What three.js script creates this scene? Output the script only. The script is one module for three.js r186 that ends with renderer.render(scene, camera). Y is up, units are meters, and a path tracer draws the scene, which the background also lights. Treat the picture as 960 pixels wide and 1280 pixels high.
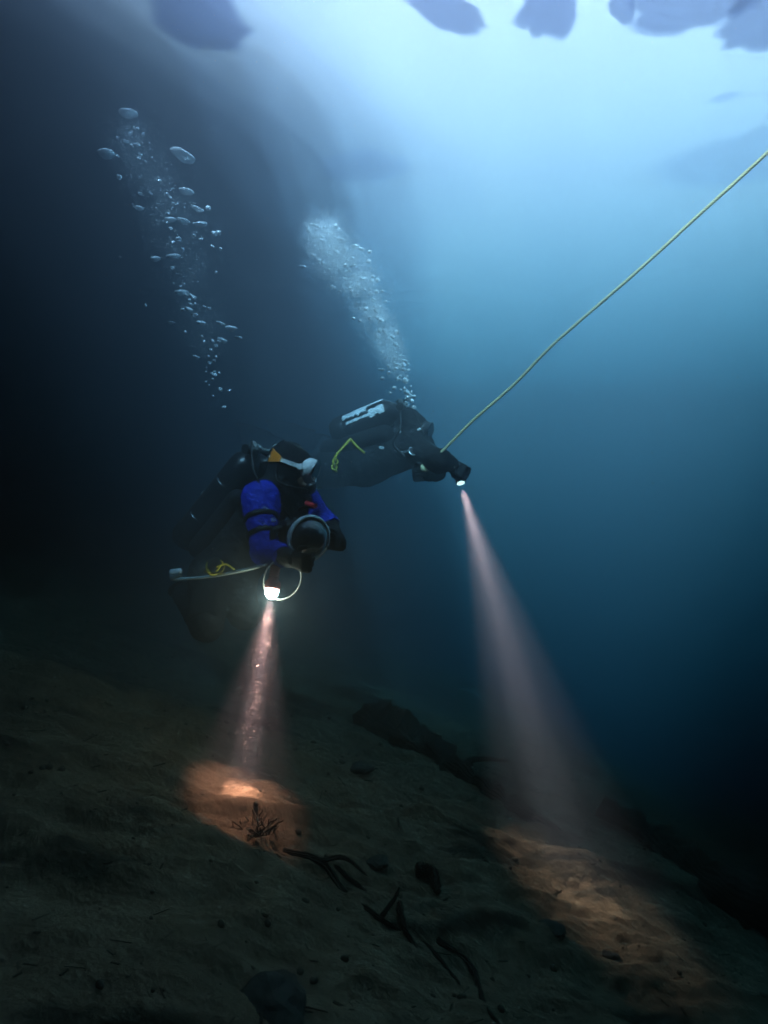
import * as THREE from 'three';
import { mergeGeometries } from 'three/addons/utils/BufferGeometryUtils.js';
import { ImprovedNoise } from 'three/addons/math/ImprovedNoise.js';
import { RoundedBoxGeometry } from 'three/addons/geometries/RoundedBoxGeometry.js';

// ---------------------------------------------------------------- camera, sky, sun, exposure, water haze
const scene = new THREE.Scene();
const FOCAL = 900, W = 960, H = 1280;
const camera = new THREE.PerspectiveCamera(2 * Math.atan(H / 2 / FOCAL) * 180 / Math.PI, W / H, 0.05, 400);
camera.position.set(0, 0, 0);
camera.lookAt(0, 0, -1);
const renderer = new THREE.WebGLRenderer({ antialias: true });
renderer.toneMapping = THREE.LinearToneMapping;
renderer.toneMappingExposure = 56;
renderer.shadowMap.enabled = true;

{ // an overcast winter sky: pale, a little brighter overhead
  const w = 64, h = 32, d = new Float32Array(w * h * 4);
  for (let j = 0; j < h; j++) for (let i = 0; i < w; i++) {
    const up = Math.sin(((j + 0.5) / h - 0.5) * Math.PI), k = up > 0 ? 0.62 + 0.38 * up : 0.3, o = (j * w + i) * 4;
    d[o] = 0.0043 * k; d[o + 1] = 0.0041 * k; d[o + 2] = 0.005 * k; d[o + 3] = 1;
  }
  const t = new THREE.DataTexture(d, w, h, THREE.RGBAFormat, THREE.FloatType);
  t.mapping = THREE.EquirectangularReflectionMapping; t.magFilter = THREE.LinearFilter; t.needsUpdate = true;
  scene.background = t; scene.environment = t; scene.backgroundIntensity = 0.2; scene.environmentIntensity = 0.2;
}
const sun = new THREE.DirectionalLight(new THREE.Color().setRGB(1, 0.88, 0.86), 5);
sun.name = 'sun'; sun.position.set(-8, 30, 24); sun.target.position.set(0, 0, -6);
sun.castShadow = true; sun.shadow.radius = 20;
Object.assign(sun.shadow.camera, { left: -20, right: 20, top: 20, bottom: -20, near: 1, far: 90 });
scene.add(sun, sun.target);
scene.fog = new THREE.FogExp2(new THREE.Color().setRGB(0.64, 0.78, 0.95), 0.27);   // silty green-blue lake water

const WATER = [0.78, 0.932, 0.955];
// ---------------------------------------------------------------- helpers
let seed = 7;
const rnd = () => { seed = (seed + 0x6d2b79f5) | 0; let t = Math.imul(seed ^ (seed >>> 15), 1 | seed); t = (t + Math.imul(t ^ (t >>> 7), 61 | t)) ^ t; return ((t ^ (t >>> 14)) >>> 0) / 4294967296; };
const rr = (a, b) => a + (b - a) * rnd();
const V = (x, y, z) => new THREE.Vector3(x, y, z);
const P = (x, y, d) => V((x - 480) * d / FOCAL, (640 - y) * d / FOCAL, -d);      // the point seen at that place, d metres deep
const noiser = new ImprovedNoise();
const nz = (x, y, z = 0) => noiser.noise(x + 31.7, y + 17.3, z + 5.1);
const fbm = (x, y, z, o = 4) => { let s = 0, a = 0.5; for (let i = 0; i < o; i++, a *= 0.5, x *= 2.03, y *= 2.03, z *= 2.03) s += a * nz(x, y, z); return s; };
const smooth = (a, b, x) => { const t = Math.min(1, Math.max(0, (x - a) / (b - a))); return t * t * (3 - 2 * t); };
const mix = (a, b, t) => a + (b - a) * t;
const used = new Map();
const numbered = (n) => { const k = used.get(n) ?? 0; used.set(n, k + 1); return k ? n + '_' + String(k).padStart(3, '0') : n; };
const std = (r, g, b, o = {}) => { const m = new THREE.MeshPhysicalMaterial({ roughness: 0.8, ...o }); m.color.setRGB(r, g, b); if (m.transmission || m.transparent) m.side = THREE.DoubleSide; return m; };
function tag(o, label, category, group, kind) {
  if (label) o.userData.label = label;
  if (category) o.userData.category = category;
  if (group) o.userData.group = group;
  if (kind) o.userData.kind = kind;
  return o;
}
const shady = (m) => { m.castShadow = true; m.receiveShadow = true; return m; };
function thing(name, label, category, at, group) { const o = new THREE.Group(); o.name = numbered(name); o.position.copy(at); scene.add(o); return tag(o, label, category, group); }
const worldOf = (o) => { const p = V(0, 0, 0); for (; o && o !== scene; o = o.parent) p.add(o.position); return p; };
function part(parent, name, geom, mat, label) {           // geom is in world places; stored about the parent's base
  const p = worldOf(parent), g = geom.clone().translate(-p.x, -p.y, -p.z), m = shady(new THREE.Mesh(g, mat));
  m.name = parent === scene ? numbered(name) : name; parent.add(m); if (label) m.userData.label = label;
  return m;
}
function solo(name, geom, mat, label, category, group, kind) {   // a thing that is one mesh
  geom.computeBoundingBox(); const c = geom.boundingBox.getCenter(V()), m = shady(new THREE.Mesh(geom.clone().translate(-c.x, -c.y, -c.z), mat));
  m.position.copy(c); m.name = numbered(name); scene.add(m); return tag(m, label, category, group, kind);
}
const merge = (l) => mergeGeometries(l.map((g) => { const q = g.index ? g.toNonIndexed() : g; for (const k of Object.keys(q.attributes)) if (!['position', 'normal', 'uv'].includes(k)) q.deleteAttribute(k); return q; }));
function aim(geom, at, dir, roll = 0) {                    // turns a shape whose axis is +y along dir and sets it at a place
  const q = new THREE.Quaternion().setFromUnitVectors(V(0, 1, 0), dir.clone().normalize());
  return geom.clone().rotateY(roll).applyQuaternion(q).translate(at.x, at.y, at.z);
}
const rod = (a, b, ra, rb = ra, n = 14) => aim(new THREE.CylinderGeometry(rb, ra, a.distanceTo(b), n, 1), a.clone().lerp(b, 0.5), b.clone().sub(a));
const tube = (pts, r, n = 40, m = 8) => new THREE.TubeGeometry(new THREE.CatmullRomCurve3(pts), n, r, m, false);
function capped(pts, r, n = 40, m = 8) { const a = pts[0], b = pts[pts.length - 1]; return merge([tube(pts, r, n, m), new THREE.SphereGeometry(r, 8, 6).translate(a.x, a.y, a.z), new THREE.SphereGeometry(r, 8, 6).translate(b.x, b.y, b.z)]); }
function grainMap(size, f, lo, hi, tint = [1, 1, 1]) {     // grey grain, for relief and colour
  const d = new Uint8Array(size * size * 4);
  for (let j = 0; j < size; j++) for (let i = 0; i < size; i++) {
    const v = mix(lo, hi, Math.min(1, Math.max(0, f(i / size, j / size)))), o = (j * size + i) * 4;
    for (let c = 0; c < 3; c++) d[o + c] = 255 * Math.min(1, v * tint[c]); d[o + 3] = 255;
  }
  const t = new THREE.DataTexture(d, size, size); t.wrapS = t.wrapT = THREE.RepeatWrapping; t.magFilter = THREE.LinearFilter; t.needsUpdate = true; return t;
}

// signed distances and a surface-nets mesher for bodies
const seg = (px, py, pz, a, b, ra, rb) => {
  const dx = b.x - a.x, dy = b.y - a.y, dz = b.z - a.z, l = dx * dx + dy * dy + dz * dz;
  const t = l ? Math.min(1, Math.max(0, ((px - a.x) * dx + (py - a.y) * dy + (pz - a.z) * dz) / l)) : 0;
  return Math.hypot(px - a.x - dx * t, py - a.y - dy * t, pz - a.z - dz * t) - ra - (rb - ra) * t;
};
const smin = (a, b, k) => { const h = Math.max(k - Math.abs(a - b), 0) / k; return Math.min(a, b) - h * h * k * 0.25; };
const field = (bones) => (x, y, z) => { let d = 1e9; for (const [a, b, ra, rb, k = 0.05] of bones) d = smin(d, seg(x, y, z, a, b, ra, rb), k); return d; };
function nets(sdf, lo, hi, h, wrinkle) {
  const nx = Math.ceil((hi.x - lo.x) / h) + 1, ny = Math.ceil((hi.y - lo.y) / h) + 1, nzz = Math.ceil((hi.z - lo.z) / h) + 1;
  const f = new Float32Array(nx * ny * nzz), at = (i, j, k) => (k * ny + j) * nx + i, id = new Int32Array(nx * ny * nzz).fill(-1), pos = [], ind = [];
  for (let k = 0; k < nzz; k++) for (let j = 0; j < ny; j++) for (let i = 0; i < nx; i++) f[at(i, j, k)] = sdf(lo.x + i * h, lo.y + j * h, lo.z + k * h);
  for (let k = 0; k < nzz - 1; k++) for (let j = 0; j < ny - 1; j++) for (let i = 0; i < nx - 1; i++) {
    let n = 0, x = 0, y = 0, z = 0;
    const v = []; for (let c = 0; c < 8; c++) v.push(f[at(i + (c & 1), j + (c >> 1 & 1), k + (c >> 2))]);
    for (let c = 0; c < 8; c++) for (const bit of [1, 2, 4]) if (!(c & bit)) {
      const a = v[c], b = v[c | bit]; if ((a < 0) === (b < 0)) continue;
      const t = a / (a - b); x += (c & 1) + (bit === 1 ? t : 0); y += (c >> 1 & 1) + (bit === 2 ? t : 0); z += (c >> 2) + (bit === 4 ? t : 0); n++;
    }
    if (n) { id[at(i, j, k)] = pos.length / 3; pos.push(lo.x + (i + x / n) * h, lo.y + (j + y / n) * h, lo.z + (k + z / n) * h); }
  }
  const quad = (a, b, c, d, flip) => { if (a < 0 || b < 0 || c < 0 || d < 0) return; if (flip) ind.push(a, c, b, a, d, c); else ind.push(a, b, c, a, c, d); };
  for (let k = 1; k < nzz - 1; k++) for (let j = 1; j < ny - 1; j++) for (let i = 1; i < nx - 1; i++) {
    const a = f[at(i, j, k)] < 0;
    if (a !== f[at(i + 1, j, k)] < 0) quad(id[at(i, j - 1, k - 1)], id[at(i, j, k - 1)], id[at(i, j, k)], id[at(i, j - 1, k)], !a);
    if (a !== f[at(i, j + 1, k)] < 0) quad(id[at(i - 1, j, k - 1)], id[at(i - 1, j, k)], id[at(i, j, k)], id[at(i, j, k - 1)], !a);
    if (a !== f[at(i, j, k + 1)] < 0) quad(id[at(i - 1, j - 1, k)], id[at(i, j - 1, k)], id[at(i, j, k)], id[at(i - 1, j, k)], !a);
  }
  const g = new THREE.BufferGeometry(), nrm = new Float32Array(pos.length), e = h * 0.5;
  for (let i = 0; i < pos.length; i += 3) {
    const [x, y, z] = [pos[i], pos[i + 1], pos[i + 2]];
    let n = V(sdf(x + e, y, z) - sdf(x - e, y, z), sdf(x, y + e, z) - sdf(x, y - e, z), sdf(x, y, z + e) - sdf(x, y, z - e)).normalize();
    nrm.set([n.x, n.y, n.z], i);
  }
  g.setAttribute('position', new THREE.Float32BufferAttribute(pos, 3)); g.setAttribute('normal', new THREE.BufferAttribute(nrm, 3));
  g.setAttribute('uv', new THREE.Float32BufferAttribute(new Float32Array(pos.length / 3 * 2).map((_, i) => pos[Math.floor(i / 2) * 3 + (i % 2)]), 2));
  g.setIndex(ind); return g;
}
function boundsOf(bones, pad) { const lo = V(1e9, 1e9, 1e9), hi = V(-1e9, -1e9, -1e9); for (const [a, b, ra, rb] of bones) { const r = Math.max(ra, rb) + pad; for (const p of [a, b]) { lo.min(V(p.x - r, p.y - r, p.z - r)); hi.max(V(p.x + r, p.y + r, p.z + r)); } } return [lo, hi]; }

// ---------------------------------------------------------------- the setting: lake bed, ice, added snow screen
const ICE = 2.6;                                                       // underside of the ice above the camera
function bedBase(x, z) {
  let y = -1.52 - 3.6 * Math.tanh(0.098 * x) - 0.16 * smooth(0.6, 3.5, x) * (x - 0.6);
  const far = Math.max(0, -z - 4.6); y -= 0.05 * far + 0.006 * far * far / (1 + far * 0.1) ;
  return Math.max(y, -9);
}
function bed(x, z) {
  const u = x * 0.86 - z * 0.2, v = x * 0.25 + z * 0.95;               // the relief runs down the slope
  let y = bedBase(x, z) + 0.22 * fbm(u * 0.35, v * 0.7, 1.2, 3) + 0.13 * fbm(u * 1.1, v * 2.0, 4.2, 3);
  const near = smooth(9, 4, Math.hypot(x, z + 3));
  if (near > 0) y += near * (0.075 * fbm(u * 4, v * 7, 7.7, 3) + 0.02 * Math.abs(fbm(u * 9, v * 13, 2.2, 3)) - 0.03 * Math.pow(Math.max(0, 0.5 - 3 * Math.abs(nz(u * 1.4, v * 2.6, 9.1))), 1.4));
  return y;
}
{
  const n = 520, axis = (c) => Array.from({ length: n }, (_, i) => { const t = i / (n - 1) * 2 - 1; return c + 3.6 * t + 42 * Math.pow(Math.abs(t), 5) * Math.sign(t) * 1; });
  const xs = axis(0.2), zs = axis(-3.6), pos = [], uv = [], ind = [], col = [];
  for (const z of zs) for (const x of xs) {
    pos.push(x, bed(x, z), z); uv.push(x, z);
    const u = x * 0.8 + z * 0.1, v = x * 0.35 + z, rot = smooth(0.16, 0.25, fbm(u * 1.3, v * 2.6, 6.6, 5) + 0.12 * fbm(u * 12, v * 16, 1.9, 2));   // patches of dark rotting leaves and algae
    col.push(mix(1, 0.3, rot), mix(1, 0.34, rot), mix(1, 0.36, rot));
  }
  for (let j = 0; j < n - 1; j++) for (let i = 0; i < n - 1; i++) { const a = j * n + i; ind.push(a, a + n, a + 1, a + 1, a + n, a + n + 1); }
  const g = new THREE.BufferGeometry(); g.setAttribute('position', new THREE.Float32BufferAttribute(pos, 3)); g.setAttribute('uv', new THREE.Float32BufferAttribute(uv, 2)); g.setAttribute('color', new THREE.Float32BufferAttribute(col, 3)); g.setIndex(ind); g.computeVertexNormals();
  const S = 1024, wrap = (f, x, y) => { const a = f(x, y), b = f(x - 1, y), c = f(x, y - 1), d = f(x - 1, y - 1); return mix(mix(a, b, x), mix(c, d, x), y); };
  const mottle = grainMap(512, (x, y) => wrap((p, q) => 0.5 + 0.9 * fbm(p * 9, q * 9, 3.3, 5), x, y), 0.55, 1.0, [1, 0.98, 0.94]);
  const bump = grainMap(S, (x, y) => wrap((p, q) => 0.5 + 0.9 * fbm(p * 28, q * 28, 8.8, 5), x, y), 0, 1);
  mottle.colorSpace = THREE.SRGBColorSpace; mottle.repeat.set(0.8, 0.8); bump.repeat.set(1.1, 1.1);
  const m = std(0.33, 0.25, 0.16, { roughness: 1, vertexColors: true, map: mottle, bumpMap: bump, bumpScale: 0.012, specularIntensity: 0.2 });
  const o = shady(new THREE.Mesh(g, m)); o.name = 'lake_bed'; tag(o, 'silty brown lake bed sloping down to the right', null, null, 'structure'); scene.add(o);
}

// ice: a thin, clear sheet, faintly wavy underneath
const iceM = std(0.6, 0.45, 0.51, { transmission: 1, thickness: 0, roughness: 0.41, ior: 1.31, specularIntensity: 0.3 });
{
  const n = 160, pos = [], ind = [];
  const ax = Array.from({ length: n }, (_, i) => { const t = i / (n - 1) * 2 - 1; return 9 * t + 33 * Math.pow(Math.abs(t), 5) * Math.sign(t); });
  for (const z of ax) for (const x of ax) pos.push(x + 1, ICE + 0.05 * fbm(x * 0.5, z * 0.6, 3, 3), z - 6);
  for (let j = 0; j < n - 1; j++) for (let i = 0; i < n - 1; i++) { const a = j * n + i; ind.push(a, a + 1, a + n, a + 1, a + n + 1, a + n); }
  const g = new THREE.BufferGeometry(); g.setAttribute('position', new THREE.Float32BufferAttribute(pos, 3)); g.setIndex(ind); g.computeVertexNormals();
  const o = shady(new THREE.Mesh(g, iceM)); o.name = 'ice_sheet'; tag(o, 'pale underside of the lake ice overhead', null, null, 'structure'); scene.add(o);
}
// snow layers added on the ice to screen off daylight outside an opening; each ends in its own wavy edge, so the cover thins stepwise towards the opening
const snowScreenM = (k, r) => std(k, k * 1.02, k * 1.05, { transmission: 1, thickness: 0, roughness: r, specularIntensity: 0.1 });
const LIGHT_GAP = [4.9, -9.2];
function snowScreen(y, a, b, sd) {
  const s = new THREE.Shape([V(-44, 44, 0), V(44, 44, 0), V(44, -44, 0), V(-44, -44, 0)].map((p) => new THREE.Vector2(p.x, p.y))), pts = [];
  for (let i = 0; i < 700; i++) {
    const t = i / 700 * Math.PI * 2, c = Math.cos(t), q = Math.sin(t), bump = (m, wd) => Math.exp(-(((t - m) / wd) ** 2));
    const w = (Math.abs(c) ** 5 + Math.abs(q) ** 5) ** -0.2 * (1 + 0.1 * fbm(c * 2.2 + sd, q * 2.2, sd, 4) + 0.02 * nz(c * 7, q * 7, sd)) + 0.5 * bump(2.37, 0.066) + 0.34 * bump(2.19, 0.075) + 0.3 * bump(2.5, 0.065);  // bumps are added gaps that let sun reach divers, rope and bubbles
    const x = a * c * w, z = b * q * w;
    pts.push(new THREE.Vector2(LIGHT_GAP[0] + x, -(LIGHT_GAP[1] + z)));
  }
  s.holes.push(new THREE.Path(pts));
  return new THREE.ShapeGeometry(s).rotateX(-Math.PI / 2).translate(0, y, 0);
}
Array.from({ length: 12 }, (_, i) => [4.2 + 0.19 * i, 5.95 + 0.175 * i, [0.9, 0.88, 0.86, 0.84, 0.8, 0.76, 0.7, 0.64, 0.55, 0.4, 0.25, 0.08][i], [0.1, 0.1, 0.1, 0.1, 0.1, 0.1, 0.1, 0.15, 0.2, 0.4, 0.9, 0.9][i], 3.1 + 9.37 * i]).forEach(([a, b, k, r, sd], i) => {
  const o = shady(new THREE.Mesh(snowScreen(ICE + 0.12 + 0.03 * i, a, b, sd), snowScreenM(k, r))); o.name = numbered('added_snow_screen');
  tag(o, 'added snow layer screening off daylight above the lake ice', null, null, 'structure'); scene.add(o);
});
// the lake water itself soaks up light, red most
{
  const m = new THREE.MeshPhysicalMaterial({ transparent: true, opacity: 0, transmission: 1, thickness: 1, ior: 1.33, roughness: 0, side: THREE.DoubleSide, attenuationDistance: 1 });
  m.attenuationColor.setRGB(...WATER);
  const o = new THREE.Mesh(new THREE.BoxGeometry(92, 15, 92).translate(0, ICE - 0.12 - 7.5, -4), m); o.name = 'lake_water'; tag(o, 'clear cold lake water', null, null, 'structure'); scene.add(o);
}

// ---------------------------------------------------------------- gas pockets trapped under the ice
const pocketDark = std(0.66, 0.68, 0.76, { transmission: 1, thickness: 0, roughness: 0.22, ior: 1.31, specularIntensity: 0.3 });
const pocketPale = std(0.9, 0.915, 0.95, { transmission: 1, thickness: 0, roughness: 0.15, ior: 1.31, specularIntensity: 0.3 });
function pocket(px, py, rx, rz, rot, deep, sd, mat, label) {
  const rough = mat === pocketPale ? 0.35 : 0.8;
  const d = FOCAL * ICE / (640 - py), c = P(px, py, d), n = 56, rings = 12, pos = [], ind = [];
  for (const sh of [1, 0.92, 0.84]) for (let j = 0; j <= rings; j++) for (let i = 0; i < n; i++) {
    const t = i / n * Math.PI * 2, r = j / rings * sh, w = 1 + rough * fbm(Math.cos(t) * 1.2 + sd, Math.sin(t) * 1.2, sd, 2), a = Math.cos(t) * r * rx * w, b = Math.sin(t) * r * rz * w;
    pos.push(a * Math.cos(rot) - b * Math.sin(rot), -deep * Math.sqrt(Math.max(0, 1 - (r / sh) ** 4)) * sh - 0.03 - 0.02 * sh, a * Math.sin(rot) + b * Math.cos(rot));
  }
  for (let s = 0; s < 3; s++) for (let j = 0; j < rings; j++) for (let i = 0; i < n; i++) { const o = s * (rings + 1) * n, a = o + j * n + i, b = o + j * n + (i + 1) % n; ind.push(a, a + n, b, b, a + n, b + n); }
  const g = new THREE.BufferGeometry(); g.setAttribute('position', new THREE.Float32BufferAttribute(pos, 3)); g.setIndex(ind); g.computeVertexNormals();
  solo('air_pocket', g.translate(c.x, ICE, c.z), mat, label, 'air pocket', 'gas pockets trapped under the ice');
}
pocket(250, 18, 0.25, 0.27, 0.5, 0.022, 2.1, pocketDark, 'dark rounded gas pocket under the ice above the left bubble plume');
pocket(560, 0, 0.26, 0.12, -0.75, 0.022, 4.4, pocketDark, 'slanting oblong gas pocket under the ice straight above the right diver');
pocket(690, -8, 0.18, 0.29, 0.1, 0.022, 6.3, pocketDark, 'wide rounded gas pocket in the brightest ice, left of the pointed one');
pocket(778, -6, 0.07, 0.14, 0.3, 0.022, 8.2, pocketDark, 'smallest dark gas pocket between two large ones at the ice top edge');
pocket(858, -10, 0.3, 0.26, 0.4, 0.022, 10.7, pocketDark, 'broad gas pocket with a pointed lower tip in the bright ice');
pocket(965, 10, 0.26, 0.28, -0.2, 0.022, 12.9, pocketDark, 'gas pocket at the right edge of the ice, above the bright streak');
pocket(1000, 175, 1.1, 0.5, 0.55, 0.012, 15.3, pocketPale, 'large pale gas pocket below the bright streak of ice, over the rope');
pocket(455, 200, 0.36, 0.26, 0.2, 0.012, 17.1, pocketPale, 'faint hazy gas pocket under the ice above the middle bubble plume');
pocket(905, 112, 0.11, 0.05, 0.6, 0.012, 21.1, pocketPale, 'tiny pale gas pocket within the bright streak of ice');

// ---------------------------------------------------------------- things lying on the lake bed
const onBed = (x, z, up = 0) => V(x, bed(x, z) + up, z);
function bedAt(px, py) { let a = 0.8, b = 14; for (let t = 0.8; t < 14; t += 0.02) { const p = P(px, py, t); if (p.y < bed(p.x, p.z)) { b = t; a = t - 0.02; break; } } for (let k = 0; k < 12; k++) { const m = (a + b) / 2, p = P(px, py, m); if (p.y < bed(p.x, p.z)) b = m; else a = m; } const p = P(px, py, b); return p; }
const barkBump = grainMap(256, (x, y) => 0.5 + 0.8 * fbm(x * 6, y * 30, 1.5, 4), 0, 1);
const barkM = std(0.055, 0.048, 0.034, { roughness: 1, bumpMap: barkBump, bumpScale: 0.02, specularIntensity: 0.2 });
const paleWoodM = std(0.45, 0.47, 0.4, { roughness: 0.9, bumpMap: barkBump, bumpScale: 0.004 });
const stoneM = std(0.06, 0.062, 0.05, { roughness: 1, specularIntensity: 0.2 });
function gnarl(pts, r0, r1, knots, sd, n = 60, m = 12) {                 // a tapering, knotty limb
  const curve = new THREE.CatmullRomCurve3(pts), g = new THREE.TubeGeometry(curve, n, 1, m, false), p = g.attributes.position, q = V(0, 0, 0);
  for (let i = 0; i <= n; i++) { const c = curve.getPointAt(i / n); for (let j = 0; j <= m; j++) { const k = i * (m + 1) + j; q.fromBufferAttribute(p, k).sub(c); const a = j % m / m * 6.283, r = mix(r0, r1, i / n) * (1 + knots * fbm(i * 0.16 + sd, Math.cos(a) * 1.2, Math.sin(a) * 1.2 + sd, 3)) * (i === 0 || i === n ? 0.2 : 1); p.setXYZ(k, c.x + q.x * r, c.y + q.y * r, c.z + q.z * r); } }
  g.computeVertexNormals(); return g;
}
function limb(pix, r0, r1, name, label, category, group, mat = barkM, lift = 0.0, knots = 1.0) {
  const pts = pix.map(([x, y], i) => { const p = bedAt(x, y); p.y += r0 * lift + (i % 2 ? 0.3 : -0.4) * Math.min(r0, 0.02); return p; });
  const b = thing(name, label, category, pts[0].clone(), group); part(b, 'stem', gnarl(pts, r0, r1, knots, pts[0].x * 7, 110), mat); return [b, pts];
}
{ // two sunken trunks
  const [a, p] = limb([[462, 898], [505, 925], [560, 958], [630, 1000], [700, 1040]], 0.2, 0.035, 'sunken_log', 'dark sunken log with a thick root end, half buried behind the lit patches', 'log', 'sunken logs', barkM, -0.15, 1.6);
  part(a, 'root', gnarl([p[0].clone(), p[0].clone().add(V(-0.1, -0.02, 0.12)), p[0].clone().add(V(-0.14, -0.12, 0.26))], 0.06, 0.015, 0.5, 3, 20, 8), barkM);
  part(a, 'root', gnarl([p[1].clone(), p[1].clone().add(V(0.02, 0.02, 0.16)), p[1].clone().add(V(0.05, -0.08, 0.32))], 0.06, 0.012, 0.5, 5, 20, 8), barkM);
  part(a, 'branch', gnarl([p[2].clone(), p[2].clone().add(V(0.2, 0.05, -0.1)), p[2].clone().add(V(0.42, 0.03, -0.12))], 0.03, 0.008, 0.5, 9, 20, 8), barkM);
  const [b, s] = limb([[745, 1012], [820, 1058], [890, 1110], [985, 1180]], 0.13, 0.17, 'sunken_log', 'thick dark log running off the right edge past the larger lit patch', 'log', 'sunken logs', barkM, -0.1, 1.2);
  part(b, 'branch', gnarl([s[1].clone(), s[1].clone().add(V(-0.08, 0.1, 0.1)), s[1].clone().add(V(-0.2, 0.08, 0.22))], 0.03, 0.01, 0.5, 4, 20, 8), barkM);
}
const BR = 'dead branches on the lake bed';
{
  const [a, p] = limb([[352, 1062], [400, 1078], [430, 1112], [475, 1150], [530, 1178], [575, 1232]], 0.016, 0.006, 'dead_branch', 'long crooked dead branch starting under the lit mound', 'branch', BR);
  part(a, 'twig', gnarl([p[1].clone(), p[1].clone().add(V(0.1, 0.03, 0.03)), p[1].clone().add(V(0.2, 0.0, 0.12))], 0.012, 0.005, 0.4, 1, 16, 7), barkM);
  part(a, 'twig', gnarl([p[3].clone(), p[3].clone().add(V(0.06, 0.04, -0.08)), p[3].clone().add(V(0.08, 0.02, -0.2))], 0.011, 0.004, 0.4, 2, 16, 7), barkM);
  const [b] = limb([[498, 1120], [503, 1155], [520, 1185]], 0.016, 0.008, 'dead_branch', 'short dead branch pointing at the camera between the two lit patches', 'branch', BR);
  limb([[545, 1172], [585, 1205], [610, 1262], [640, 1300]], 0.014, 0.007, 'dead_branch', 'dark dead branch running down below the right lit patch', 'branch', BR);
  limb([[405, 1070], [450, 1110], [462, 1118]], 0.014, 0.006, 'dead_branch', 'thin dead stick lying just right of the lit mound', 'branch', BR);
  limb([[520, 1092], [538, 1100], [548, 1122]], 0.03, 0.014, 'dead_branch', 'stubby dark stump of wood left of the larger lit patch', 'branch', BR, barkM, 1.0);
  limb([[575, 862], [592, 868], [606, 879]], 0.016, 0.006, 'pale_stick', 'small pale stick lying behind the first log', 'stick', undefined, paleWoodM, 1.2, 0.3);
}
const rockG = Array.from({ length: 4 }, (_, k) => { const g = new THREE.IcosahedronGeometry(1, 4), p = g.attributes.position; for (let i = 0; i < p.count; i++) { const v = V(0, 0, 0).fromBufferAttribute(p, i), s = 1 + 0.7 * fbm(v.x * 1.1 + k * 9, v.y * 1.1, v.z * 1.1, 4); p.setXYZ(i, v.x * s, v.y * s, v.z * s); } g.computeVertexNormals(); return g; });
function rock(px, py, r, k, label, mat = stoneM) { const c = bedAt(px, py), o = shady(new THREE.Mesh(rockG[k], mat)); o.position.set(c.x, c.y - r * 0.08, c.z); o.scale.set(r * 1.35, r * 0.5, r); o.rotation.y = px; o.name = numbered('rock'); scene.add(tag(o, label, 'rock', 'rocks on the lake bed')); }
rock(335, 1245, 0.1, 0, 'flat rock low in the picture, below the lit mound');
rock(470, 1075, 0.05, 1, 'dark rock between the long crooked branch and the logs');
rock(690, 1160, 0.05, 2, 'rough rock at the near edge of the larger lit patch');
rock(760, 1195, 0.04, 3, 'small rock at the lower right end of the larger lit patch');
rock(450, 960, 0.06, 2, 'dim rock lying left of the root end of the first log');
// dead weed in front of the lit mound
{
  const c = bedAt(322, 1040), b = thing('dead_weed', 'bushy clump of dead weed in front of the brightest lit mound', 'weed', c), m = std(0.07, 0.055, 0.03, { roughness: 1 });
  for (let i = 0; i < 60; i++) { const a = rr(0, 6.28), l = rr(0.03, 0.09), s = c.clone().add(V(Math.cos(a) * rr(0, 0.07), 0, Math.sin(a) * rr(0, 0.06))), d = V(Math.cos(a) * 0.6, rr(0.4, 1), Math.sin(a) * 0.6).normalize(); part(b, 'stalk', tube([s, s.clone().addScaledVector(d, l * 0.5).add(V(rr(-0.02, 0.02), 0, rr(-0.02, 0.02))), s.clone().addScaledVector(d, l)], rr(0.0015, 0.0035), 6, 5), m); }
}
{ // litter of twigs, bark and clods over the bed, too much to count
  const chips = [new THREE.IcosahedronGeometry(1, 1), new THREE.BoxGeometry(2.4, 0.35, 0.5), new THREE.CylinderGeometry(0.22, 0.13, 6, 5).rotateZ(1.57)];
  chips.forEach((g, k) => {
    const n = [900, 1200, 900][k], o = shady(new THREE.InstancedMesh(g, std(1, 1, 1, { roughness: 1, specularIntensity: 0.2 }), n)), m = new THREE.Matrix4(), q = new THREE.Quaternion(), e = new THREE.Euler(), col = new THREE.Color();
    for (let i = 0; i < n; i++) { const x = rr(-2.2, 3.2), z = -rr(1.4, 6.5), s = 0.004 + 0.013 * rnd() ** 3, t = rr(0.6, 1.3); q.setFromEuler(e.set(rr(-0.4, 0.4), rr(0, 6.28), rr(-0.4, 0.4))); m.compose(V(x, bed(x, z) + s * 0.3, z), q, V(s * rr(0.7, 1.4), s * rr(0.6, 1), s)); o.setMatrixAt(i, m); o.setColorAt(i, k ? col.setRGB(0.05 * t, 0.04 * t, 0.025 * t) : col.setRGB(0.1 * t, 0.095 * t, 0.07 * t)); }
    o.name = numbered('bed_litter'); scene.add(tag(o, 'litter of clods and twigs over the silt', null, null, 'stuff'));
  });
}

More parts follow.
